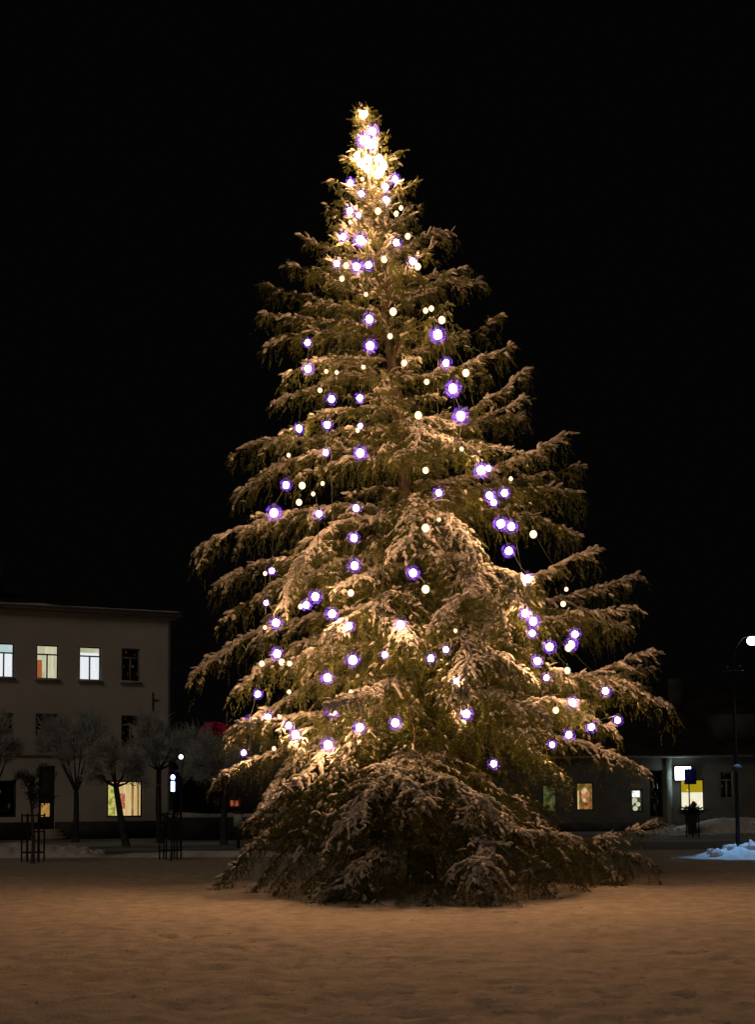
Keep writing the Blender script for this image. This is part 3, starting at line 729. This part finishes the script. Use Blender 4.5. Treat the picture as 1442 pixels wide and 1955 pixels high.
for i, h in enumerate(up_w):
    lab = [None, 'lit upper window with cool light at the picture edge', 'lit upper window with orange door inside', 'lit upper window with white curtains', 'unlit upper window'][i]
    wd = window(lb, h, 'frame_pale' if i == 4 else 'frame_dark', 'glass' if 0 < i < 4 else 'glass_dark', label=lab)
    if i in (0, 4): room(h, 'black_room', wd)
    if i == 1: room(h, 'room_cool', wd); drape('curtain', 'curtain_cool', h[0] + .1, h[1] - .05, h[2], h[2] + 1.3, .5, wd)
    if i == 2:
        room(h, 'room_cream', wd); drape('curtain', 'curtain_cream', (h[0] + h[1]) / 2 - .05, h[1] + .1, h[2] - .1, h[3], .5, wd)
        d = MB(); d.box((h[0] + .22, 1.1, h[2] + .42), (.5, .06, 1.35)); d.build('inner_door', 'orange_door', wd)
    if i == 3: room(h, 'room_cream', wd, 1.4); drape('curtain', 'curtain_cool', h[0] - .1, h[1] + .1, h[2] - .1, h[2] + 1.5, .5, wd, 7)
for h in mid_w:
    wd = window(lb, h, 'frame_pale', 'glass_dark'); room(h, 'black_room', wd)
for h in up_w + mid_w:
    s_ = MB(); s_.box(((h[0] + h[1]) / 2, -.07, h[2] - .05), (h[1] - h[0] + .16, .2, .08)); so_ = s_.build('sill', 'trim', lb)
    xe = np.linspace(h[0] - .05, h[1] + .05, 10); s2 = MB(); s2.tube(np.stack([xe, xe * 0 - .08, xe * 0 + h[2]], -1), .02 + .035 * vnoise(xe * 4, xe * 0, 2), 6); s2.build('sill_snow', 'snow', so_, True)
wd = window(lb, shop, 'frame_dark', 'glass', transom=0, mull=0, bar=.09, label='warm lit shop window behind the leaning tree')
room(shop, 'shop_back', wd, 1.3, .4)
xw = shop[1] - shop[0]
d = MB(); d.box((shop[0] + xw * .16, .8, shop[2] + .75), (xw * .30, .3, 1.7)); d.build('goods_display', 'shop_green', wd)
d = MB(); d.box((shop[0] + xw * .52, .9, shop[2] + .85), (xw * .17, .2, .8)); d.build('poster', 'shop_red', wd)
for k in range(4):
    drape('curtain', ['shop_back', 'shop_amber'][k % 2], shop[0] + xw * (.68 + .08 * k), shop[0] + xw * (.74 + .08 * k), shop[2], shop[3], .6, wd, 2, .03)
wd = window(lb, shop2, 'frame_dark', 'glass_dark', transom=0, mull=1, bar=.09); room(shop2, 'black_room', wd)
# entrance
dr = MB(); dw = door[1] - door[0]; dh = door[3] - door[2]
dr.box((door[0] + dw / 2, .20, door[2] + dh / 2 ), (dw, .06, dh)); dro = dr.build('entrance_door', 'frame_dark', lb)
gz = lrect(79, 1534, 95, 1559)
d = MB(); d.box(((gz[0] + gz[1]) / 2, .165, (gz[2] + gz[3]) / 2), (gz[1] - gz[0], .02, gz[3] - gz[2])); d.build('door_pane', 'shop_amber', dro)
st_ = MB()
for k in range(3): st_.box((door[0] + dw / 2, -.15 - .3 * k + .15, (.55 - .18 * k) / 2), (dw + .4 + .2 * k, .9 - .0 * k, .55 - .18 * k - .004))
st_.build('entrance_steps', 'trim', lb)

# --- right: long low building with a broad roof
RD = 75.0
ro = np.array([P(960, 1538, RD)[0], RD, 0.0])
rb = empty('low_building', ro)
tag(rb, 'long low dark building with broad roof and lit shop windows at right', 'building')
def R_(px, py):
    h = plane_hit(px, py, ro, np.array([0, -1.0, 0])); return float(h[0] - ro[0]), float(h[2])
def rrect(x0, y0, x1, y1):
    a, f = R_(x0, y0); c, e = R_(x1, y1); return (a, c, e, f)
RW = R_(1560, 1500)[0]; RH = R_(1340, 1446)[1]
rw = [rrect(1036, 1498, 1064, 1550), rrect(1101, 1494, 1135, 1547), rrect(1206, 1506, 1229, 1550), rrect(1300, 1488, 1347, 1548), rrect(1376, 1474, 1402, 1524), rrect(1450, 1474, 1476, 1524), rrect(1240, 1470, 1268, 1560)]
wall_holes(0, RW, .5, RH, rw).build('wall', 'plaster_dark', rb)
d = MB(); d.box((RW / 2, -.05, .25), (RW, .16, .5)); d.build('plinth', 'plinth', rb)
d = MB(); d.box((RW / 2, -.2, RH + .05), (RW + .5, .6, .12)); d.build('eave', 'galv', rb)
zr = R_(1340, 1300)[1]; 
rf = MB(); rf.add([[-.3, -.5, RH + .12], [RW + .3, -.5, RH + .12], [RW + .3, 7, zr + .5], [9.5, 7, zr + .5], [RW + .3, 14, RH], [-.3, 14, RH]], [[0, 1, 2, 3], [3, 2, 4, 5]]); rf.add([[-.3, -.5, RH + .12], [9.5, 7, zr + .5], [-.3, 14, RH]], [[0, 1, 2]])
rro = rf.build('roof', 'roof', rb)
d = MB(); xx, zz = R_(1320, 1325); d.box((xx, 4.2, zz), (.8, .7, 2.6)); d.build('chimney', 'plinth', rro)
d = MB(); xx, zz = R_(1410, 1375); d.box((xx + .6, 2.2, zz - .4), (3.6, 3.0, 1.6)); d.build('dormer', 'plinth', rro)
for xq in (0.0, RW):
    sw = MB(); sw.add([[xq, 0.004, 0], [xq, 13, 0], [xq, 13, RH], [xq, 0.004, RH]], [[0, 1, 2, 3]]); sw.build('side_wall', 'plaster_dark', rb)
M['green_glow'] = emit_noise('green_glow', (0.02, 0.03, 0.008), (0.26, 0.28, 0.08), 0.4, 2.8)  # shop light likewise put into back walls and goods as glow
M['amber_goods'] = emit_noise('amber_goods', (0.22, 0.13, 0.02), (0.48, 0.30, 0.08), 0.6, 3.5)
M['red_goods'] = emit_noise('red_goods', (0.35, 0.03, 0.02), (0.75, 0.28, 0.10), 0.7, 4)
M['bright_yellow'] = emit_mat('bright_yellow', (0.55, 0.40, 0.01), 0.9)
M['bright_cream'] = emit_noise('bright_cream', (1.0, 0.85, 0.55), (1.0, 0.97, 0.75), 1.25, 2)
M['bright_white'] = emit_mat('bright_white', (0.9, 1.0, 0.95), 1.6)
wlab = ['dim green lit window', 'window with amber and red goods', 'small window with white and yellow light', 'brightest window, yellow above cream', 'unlit window with pale frame', None, 'dark doorway']
for i, h in enumerate(rw):
    wd = window(rb, h, 'frame_pale' if i in (4, 5) else 'frame_dark', 'glass' if i < 4 else 'glass_dark', transom=.3 if i in (4, 5) else 0, mull=1 if i in (4, 5) else 0, label=wlab[i])
    a, c, e, f = h; ww = c - a; hh = f - e
    if i == 0: room(h, 'green_glow', wd)
    elif i == 1:
        room(h, 'amber_goods', wd, 1.2)
        d = MB(); d.box((a + ww * .15, .7, e + hh * .35), (.18, .2, hh * .7)); d.build('pale_column', 'shop_back', wd)
        for gx_, gz_, gr, gm_ in ((.62, .66, .20, 'shop_back'), (.72, .58, .17, 'shop_red'), (.52, .50, .13, 'shop_red'), (.45, .25, .22, 'amber_goods'), (.68, .18, .20, 'red_goods'), (.86, .22, .13, 'red_goods'), (.56, .36, .12, 'shop_back')):
            v, t, q = uv_ball(gr, 10, 7, 1.2); d = MB(); d.add(v + rng.normal(0, .02, v.shape) + (a + ww * gx_, .7 + gr, e + hh * gz_), t); d.f.append(q); d.m.append(np.zeros(len(q))); d.build('goods', gm_, wd, True)
    elif i == 2:
        room(h, 'green_glow', wd)
        d = MB(); d.box((a + ww * .5, .6, e + hh * .78), (ww * .8, .1, hh * .28)); d.build('light_panel', 'bright_white', wd)
        for gx_, gz_, gr in ((.45, .5, .16), (.2, .38, .13), (.75, .33, .14), (.5, .15, .15)):
            v, t, q = uv_ball(gr, 10, 7); d = MB(); d.add(v + (a + ww * gx_, .6, e + hh * gz_), t); d.f.append(q); d.m.append(np.zeros(len(q))); d.build('goods', 'curtain_cream', wd, True)
    elif i == 3:
        room(h, 'bright_cream', wd, 1.2)
        d = MB(); d.box((a + ww * .5, .8, e + hh * .82), (ww * 1.2, .06, hh * .46)); d.build('yellow_valance', 'bright_yellow', wd)
        d = MB(); d.box((a + ww * .62, .5, e + .35), (.3, .2, .35), rot=np.array(Matrix.Rotation(.6, 3, 'Y'))); d.build('goods', 'plinth', wd)
    else: room(h, 'black_room', wd)
d = MB(); a, c, e, f = rrect(1272, 1448, 1284, 1560); d.box(((a + c) / 2, -.12, RH / 2), (c - a, .24, RH - .02)); d.build('pilaster', 'grey_box', rb)
# lit sign box on its bracket
sx, sz = R_(1302, 1477)
sgn = empty('illuminated_sign', ro + np.array([sx, -.62, sz - .38]))
tag(sgn, 'white illuminated box sign with blue side on the low building wall', 'sign')
d = MB(); d.box((-.06, -.03, .38), (.88, .10, .74)); d.build('lit_panel', 'lamp_white', sgn)
d = MB(); d.box((0, .10, .38), (.98, .14, .76)); d.build('case', 'blue_box', sgn)
d = MB(); d.box((0, .40, .38), (.08, .44, .08)); d.build('bracket', 'iron', sgn)

# --- far low building with red roof sign, seen between the trees at left
fo_ = np.array([P(330, 1538, 84)[0], 84.0, 0.0])
fb = empty('far_building', fo_); tag(fb, 'dark flat building with red glowing roof band behind the bare trees', 'building')
FW = P(700, 1538, 84)[0] - fo_[0]
fz = P(400, 1412, 84)[2]
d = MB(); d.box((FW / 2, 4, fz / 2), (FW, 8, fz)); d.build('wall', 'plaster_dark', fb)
M['red_sign'] = emit_noise('red_sign', (0.004, 0.001, 0.001), (0.26, 0.010, 0.026), 0.20, 2.6)
arch = [(378, 1408), (386, 1399), (397, 1391), (412, 1389), (428, 1392), (446, 1396), (470, 1392), (500, 1400)]
ap = np.array([P(x, y, 84) for x, y in arch]) - fo_
d = MB(); d.tube(ap, [.15, .28, .42, .42, .34, .46, .40, .2], 8); d.build('red_roof_band', 'red_sign', fb, True)
M['red_window'] = emit_noise('red_window', (0.30, 0.03, 0.01), (0.75, 0.22, 0.10), 0.6, 3)
h = (P(438, 1533, 84)[0] - fo_[0], P(457, 1533, 84)[0] - fo_[0], P(447, 1541, 84)[2], P(447, 1526, 84)[2])
fw_ = window(fb, (h[0], h[1], h[2], h[3]), 'frame_dark', 'glass', transom=0, mull=1, depth=-.06)
d = MB(); d.box(((h[0] + h[1]) / 2, -.012, (h[2] + h[3]) / 2), (h[1] - h[0], .02, h[3] - h[2])); d.build('glow', 'red_window', fw_)

# --- low wall with snow on it
wx0, wx1 = P(322, 1538, 63)[0], P(640, 1538, 63)[0]
lw = empty('low_wall', ((wx0 + wx1) / 2, 63, 0)); tag(lw, 'dark low wall with a thin snow cap beside the plastered building', 'wall')
d = MB(); d.box((0, 0, .55), (wx1 - wx0, .4, 1.1)); d.build('masonry', 'plinth', lw)
k = 60; xs = np.linspace(-(wx1 - wx0) / 2, (wx1 - wx0) / 2, k)
d = MB(); d.tube(np.stack([xs, xs * 0, 1.12 + .05 * vnoise(xs * 1.5, xs * 0, 3)], -1), .13 + .07 * vnoise(xs * 2, xs * 0, 4), 8); d.build('snow_cap', 'snow', lw, True)

# ------------------------------------------------------------------ bare frosted trees
def bare_tree(px, py_base, px_top, py_fork, cx, cy, rx, ry, Y, label, n1=8, thick=.16, tw=1.0, twig='frost'):
    base = P(px, py_base, Y); base[2] = 0
    t = empty('bare_tree', base); tag(t, label, 'tree', 'bare frosted street trees')
    fork = P(px_top, py_fork, Y); cc = P(cx, cy, Y); mx = Y / FPX; rx *= mx; ry *= mx
    tb = MB(); m_ = (base + fork) / 2 + np.array([rng.uniform(-.06, .06), 0, 0])
    tb.tube(np.array([base - (0, 0, .05), base * .85 + m_ * .15, m_, fork]) - base, np.array([1.25, 1.0, .85, .7]) * thick, 8)
    trunk = tb.build('trunk', 'plinth', t, True)
    lb_ = MB(); tips = []
    for i in range(n1):
        a = i * 2.4 + rng.uniform(-.3, .3); el = rng.uniform(.15, 1.0)
        tgt = cc + np.array([math.cos(a) * rx * .75 * (1.1 - el * .6), math.sin(a) * rx * .75 * (1.1 - el * .6), (el - .45) * ry * 1.2])
        m_ = fork * .45 + tgt * .55 + np.array([0, 0, -.12 * ry])
        pth = np.array([fork, fork * .7 + m_ * .3, m_, tgt]); lb_.tube(pth - base, np.array([.5, .36, .24, .07]) * thick, 5, cap=False)
        tips += [tgt, tgt, (m_ + tgt) / 2]
        for _ in range(3):
            t2 = tgt + nrm(rng.normal(size=3) + 1.2 * nrm(tgt - fork)) * rx * rng.uniform(.25, .42); lb_.tube(np.array([(m_ + tgt) / 2, (tgt + t2) / 2, t2]) - base, np.array([.18, .10, .04]) * thick, 4, cap=False); tips += [t2, t2]
    lb_.build('limbs', 'plinth', t, True)['kind'] = 'stuff'
    pl = []
    for k in range(int(2300 * tw)):
        p0 = tips[rng.integers(len(tips))] + rng.normal(0, .07, 3) * rx
        dr_ = nrm(nrm(p0 - (fork + cc) / 2) + rng.normal(0, .55, 3) + np.array([0, 0, .25]))
        p2 = p0 + dr_ * rng.uniform(.15, .52) * rx
        m_ = (p0 + p2) / 2 + rng.normal(0, .06, 3)
        pl.append([p0, m_, p2])
    vv, ff = tubes(np.array(pl), np.array([[.014, .010, .005]]) * rng.uniform(.6, 1.5, (len(pl), 1)), 3)
    cb = MB(); cb.add(vv - base, ff); cb.build('crown', twig, t)['kind'] = 'stuff'
    return t
bare_tree(143, 1599, 145, 1512, 140, 1430, 74, 60, 60, 'bare frosted tree with upright trunk and widest round crown before the plastered building')
bare_tree(241, 1612, 221, 1502, 218, 1462, 54, 52, 53, 'leaning bare tree crossing the lit shop window')
bare_tree(306, 1602, 303, 1470, 300, 1428, 60, 50, 58, 'bare frosted tree at the right corner of the plastered building')
bare_tree(427, 1614, 428, 1510, 408, 1455, 62, 60, 54, 'bare tree before the red roof band, left of the spruce')
bare_tree(62, 1645, 60, 1545, 66, 1508, 38, 44, 37.5, 'small bare tree in the iron guard farthest left', 7, .06, .22, 'plinth')
bare_tree(-12, 1604, -10, 1500, -14, 1430, 52, 66, 57, 'bare frosted tree cut by the left picture edge')
bare_tree(326, 1641, 326, 1598, 326, 1578, 15, 22, 38.5, 'thin young tree in the guard near the corner lights', 6, .045, .2, 'plinth')

def tree_guard(px, py, label, hgt=1.45, rad=.33, Yf=None):
    c = G(px, py) if Yf is None else np.array([P(px, py, Yf)[0], Yf, 0])
    t = empty('tree_guard', c); tag(t, label, 'tree guard', 'iron tree guards')
    for k in range(6):
        a = k * math.pi / 3 + .3; b = MB(); p = np.array([math.cos(a) * rad, math.sin(a) * rad])
        b.tube([(p[0], p[1], -.02), (p[0], p[1], hgt)], .028, 5); b.build('bar', 'iron', t)
    for z in (.28, hgt * .62, hgt - .06):
        a = np.linspace(0, 2 * math.pi, 17); b = MB(); b.tube(np.stack([np.cos(a) * (rad + .02), np.sin(a) * (rad + .02), a * 0 + z], -1), .02, 4, cap=False); b.build('ring', 'iron', t)
tree_guard(62, 1645, 'black iron tree guard farthest left in the snow')
tree_guard(325, 1641, 'black iron tree guard before the dark low wall, left of the spruce')
tree_guard(1324, 1602, 'black iron tree guard before the low building at right', Yf=60)

# ------------------------------------------------------------------ street things
# street lamp, lit
slb = P(1409, 1560, 39.2); slb[2] = 0
sl = empty('street_lamp', slb); tag(sl, 'tall street lamp with curved arm and lit bluish head at right', 'street lamp')
top = P(1401, 1275, 39.2) - slb; hd = P(1431, 1221, 39.2) - slb
d = MB(); d.tube([(0, 0, 0), (0, 0, 1.2), top * (1, 1, .6) * (.6, 1, 1), top], [.08, .06, .05, .04], 8); d.build('pole', 'pole_paint', sl, True)
aa = np.linspace(0, math.pi / 2, 9)
d = MB(); d.tube(np.stack([top[0] + (hd[0] - top[0]) * (1 - np.cos(aa)), top[1] + aa * 0, top[2] + (hd[2] + .12 - top[2]) * np.sin(aa)], -1), .022, 6); d.build('arm', 'pole_paint', sl, True)
d = MB(); d.box(hd + (.12, 0, .12), (.46, .24, .08)); head = d.build('lamp_head', 'iron', sl)
M['street_bulb'] = emit_mat('street_bulb', (0.62, 0.80, 1.0), 9.0)
v, t, q = uv_ball(.165, 16, 10, .85); d = MB(); d.add(v + hd + (.10, 0, -.04), t); d.f.append(q); d.m.append(np.zeros(len(q))); d.build('lamp_glass', 'street_bulb', head, True)
d = MB(); d.box(top + (0, 0, -.1), (.62, .06, .06)); d.box(top + (.18, -.02, 0), (.10, .10, .14)); d.box(top + (-.2, -.02, 0), (.08, .08, .10)); d.build('cross_arm', 'iron', sl)
v, t, q = uv_ball(.15, 14, 8, .8); gp = P(1408, 1466, 39.2) - slb; d = MB(); d.add(v + gp, t); d.f.append(q); d.m.append(np.zeros(len(q))); d.build('unlit_globe', 'plinth', sl, True)
hx_ = lambda px, Yq: P(px, 1538, Yq)[0]
ld = bpy.data.lights.new('street_lamp_light', 'SPOT'); ld.energy = 1300; ld.color = (0.24, 0.55, 1.0); ld.spot_size = R(40); ld.spot_blend = .9; ld.shadow_soft_size = .15
lo_ = bpy.data.objects.new('street_lamp_light', ld); col.objects.link(lo_); lo_.parent = sl
lo_.location = hd + (.10, -.05, -.25)
aim = np.array([hx_(1425, 38.2), 38.1, .3]); dv = Vector(aim - (slb + hd)); lo_.rotation_euler = dv.to_track_quat('-Z', 'Y').to_euler()

# blue road sign on a pole
rp = P(1318, 1560, 66); rp[2] = 0
rs = empty('road_sign', rp); tag(rs, 'blue square road sign on a thin pole before the brightest yellow window', 'road sign')
d = MB(); zt2 = P(1318, 1470, 66)[2]; d.tube([(0, 0, 0), (0, 0, zt2 + .1)], .035, 6); d.build('pole', 'iron', rs)
d = MB(); d.box((.06, -.06, zt2 - .34), (.62, .03, .80)); d.build('sign_plate', 'blue_box', rs)
# planter bush at its foot
pb = P(1322, 1562, 67); pb[2] = 0
pbt = empty('planter', pb); tag(pbt, 'dark planter with bare twigs under the brightest yellow window', 'planter')
zp = P(1322, 1552, 67)[2]
d = MB(); d.tube([(0, 0, 0), (0, 0, zp - .1)], [.2, .3], 10); d.build('pot', 'plinth', pbt)
pl_ = [[np.array([rng.normal(0, .25), rng.normal(0, .2), zp - .1]) + k_ * np.array([rng.normal(0, .25), rng.normal(0, .2), rng.uniform(.2, .5)]) for k_ in (0, .5, 1)] for _ in range(120)]
vv, ff = tubes(np.array(pl_), np.full((120, 3), .014), 3); d = MB(); d.add(vv, ff); d.build('twigs', 'plinth', pbt)['kind'] = 'stuff'

# corner lights at left
M['cold_light'] = emit_mat('cold_light', (0.72, 0.86, 1.0), 5.0)
vp = P(330, 1560, 60); vp[2] = 0
vsn = empty('vertical_sign', vp); tag(vsn, 'blue post sign with a lit white dot and bar, right of the plastered building', 'sign')
z0, z1 = P(330, 1512, 60)[2], P(330, 1474, 60)[2]
d = MB(); d.tube([(0, .1, 0), (0, .1, z1)], .05, 6); d.build('post', 'iron', vsn)
d = MB(); d.box((.03, 0, (z0 + z1) / 2), (.42, .12, z1 - z0)); d.build('case', 'blue_box', vsn)
zb1, zb2 = P(330, 1511, 60)[2], P(330, 1492, 60)[2]
d = MB(); d.box((0, -.075, (zb1 + zb2) / 2), (.17, .03, zb2 - zb1)); d.build('lit_bar', 'cold_light', vsn)
v, t, q = uv_ball(.10, 10, 7); d = MB(); d.add(v * (1, .5, 1.2) + (0, -.075, P(330, 1484, 60)[2]), t); d.f.append(q); d.m.append(np.zeros(len(q))); d.build('lit_dot', 'cold_light', vsn, True)
lp = P(345, 1560, 50); lp[2] = 0
lt = empty('post_lantern', lp); tag(lt, 'small lantern on a post with one bluish light, beside the vertical sign', 'lantern')
zl2 = P(344, 1445, 50)[2]
d = MB(); d.tube([(0, 0, 0), (0, 0, zl2 - .75)], .05, 6); d.build('post', 'iron', lt)
d = MB(); d.tube([(0, 0, zl2 - .75), (0, 0, zl2 - .2), (0, 0, zl2 - .1)], [.05, .12, .09], 8); d.build('lantern_body', 'galv', lt)
v, t, q = uv_ball(.085, 10, 7); d = MB(); d.add(v + (0, 0, zl2), t); d.f.append(q); d.m.append(np.zeros(len(q))); d.build('lantern_light', 'cold_light', lt, True)
d = MB(); d.box((0, 0, zl2 + .14), (.20, .20, .03)); d.build('lantern_cap', 'iron', lt)

# pale utility box left of the spruce
ub = P(455, 1590, 50); ub[2] = 0
ut = empty('utility_box', ub); tag(ut, 'pale green box on a dark stand beside the spruce, at left', 'utility box')
za, zb = P(455, 1578, 50)[2], P(455, 1553, 50)[2]
d = MB(); d.box((0, 0, (za + zb) / 2), (.34, .3, zb - za)); d.build('cabinet', 'grey_box', ut)
d = MB(); d.box((0, 0, zb + .04), (.42, .38, .07)); d.build('lid', 'plinth', ut)
d = MB(); d.box((0, 0, za / 2), (.10, .10, za)); d.build('stand', 'iron', ut)

# ------------------------------------------------------------------ snow heaps
def heap(name, x0, x1, y, depth, h, label, seed, lump=1.0, ends=(1, 1)):
    cx = (x0 + x1) / 2
    t = empty(name, (cx, y, 0)); tag(t, label, 'snow heap', 'snow heaps')
    nx_, ny_ = int((x1 - x0) / .10), int(depth * 2 / .10)
    xs = np.linspace(x0 - cx, x1 - cx, nx_); ys = np.linspace(-depth, depth, ny_)
    XX, YY = np.meshgrid(xs, ys)
    pr = np.clip(1 - (YY / depth) ** 2, 0, 1) ** .6
    en = np.clip((XX - xs[0]) / ends[0], 0, 1) ** .6 * np.clip((xs[-1] - XX) / ends[1], 0, 1) ** .6
    hh = h * pr * en * (.55 + .5 * vnoise(XX * .9, YY * .9, seed) + lump * .35 * vnoise(XX * 3.2, YY * 3.2, seed + 1) + lump * .2 * vnoise(XX * 7, YY * 7, seed + 2)) - .02
    ii = np.arange(XX.size).reshape(XX.shape)
    b = MB(); b.add(np.stack([XX, YY, hh], -1).reshape(-1, 3), np.stack([ii[:-1, :-1], ii[:-1, 1:], ii[1:, 1:], ii[1:, :-1]], -1).reshape(-1, 4))
    b.build('ridge', 'snow', t, True)
    cb = MB()
    for k in range(int((x1 - x0) * 11 * lump)):
        r_ = rng.uniform(.06, .19); v, t_, q = uv_ball(r_, 7, 5, .8)
        v = v + rng.normal(0, r_ * .18, v.shape)
        xx = rng.uniform(xs[0] + .3, xs[-1] - .3); yy = rng.uniform(-depth * .8, depth * .5)
        zz = h * (1 - (yy / depth) ** 2) ** .6 * .8 * min(1, (xx - xs[0]) / ends[0]) ** .6 * min(1, (xs[-1] - xx) / ends[1]) ** .6
        cb.add(v + (xx, yy, zz), t_); cb.f.append(q + cb.n - len(v)); cb.m.append(np.zeros(len(q)))
    if cb.n: cb.build('clods', 'snow', t, True)['kind'] = 'stuff'
    return t
hx = lambda px, Y: P(px, 1538, Y)[0]
heap('snow_heap', hx(-120, 42.5), hx(205, 42.5), 42.8, .8, .36, 'lumpy ploughed snow ridge along the road at far left', 21, 1.2, (1, 1.5))
heap('snow_kerb', hx(190, 41.5), hx(640, 41.5), 41.6, .35, .24, 'low smooth snow-covered kerb running left of the spruce', 31, .0, (1, 1))
heap('snow_heap', hx(1334, 38.2), hx(1720, 38.2), 38.3, 1.15, .42, 'bluish lit ploughed snow heap at the right picture edge', 41, 1.1, (1.6, 1))
heap('snow_bank', hx(1240, 68), hx(1620, 68), 69.5, 1.5, .75, 'dim snow bank before the low building wall at right', 51, .3, (4, 1))
heap('snow_streak', hx(1262, 35.6), hx(1316, 35.6), 35.6, .45, .12, 'small snow streak between the spruce and the bluish heap', 61, .2, (.4, .4))
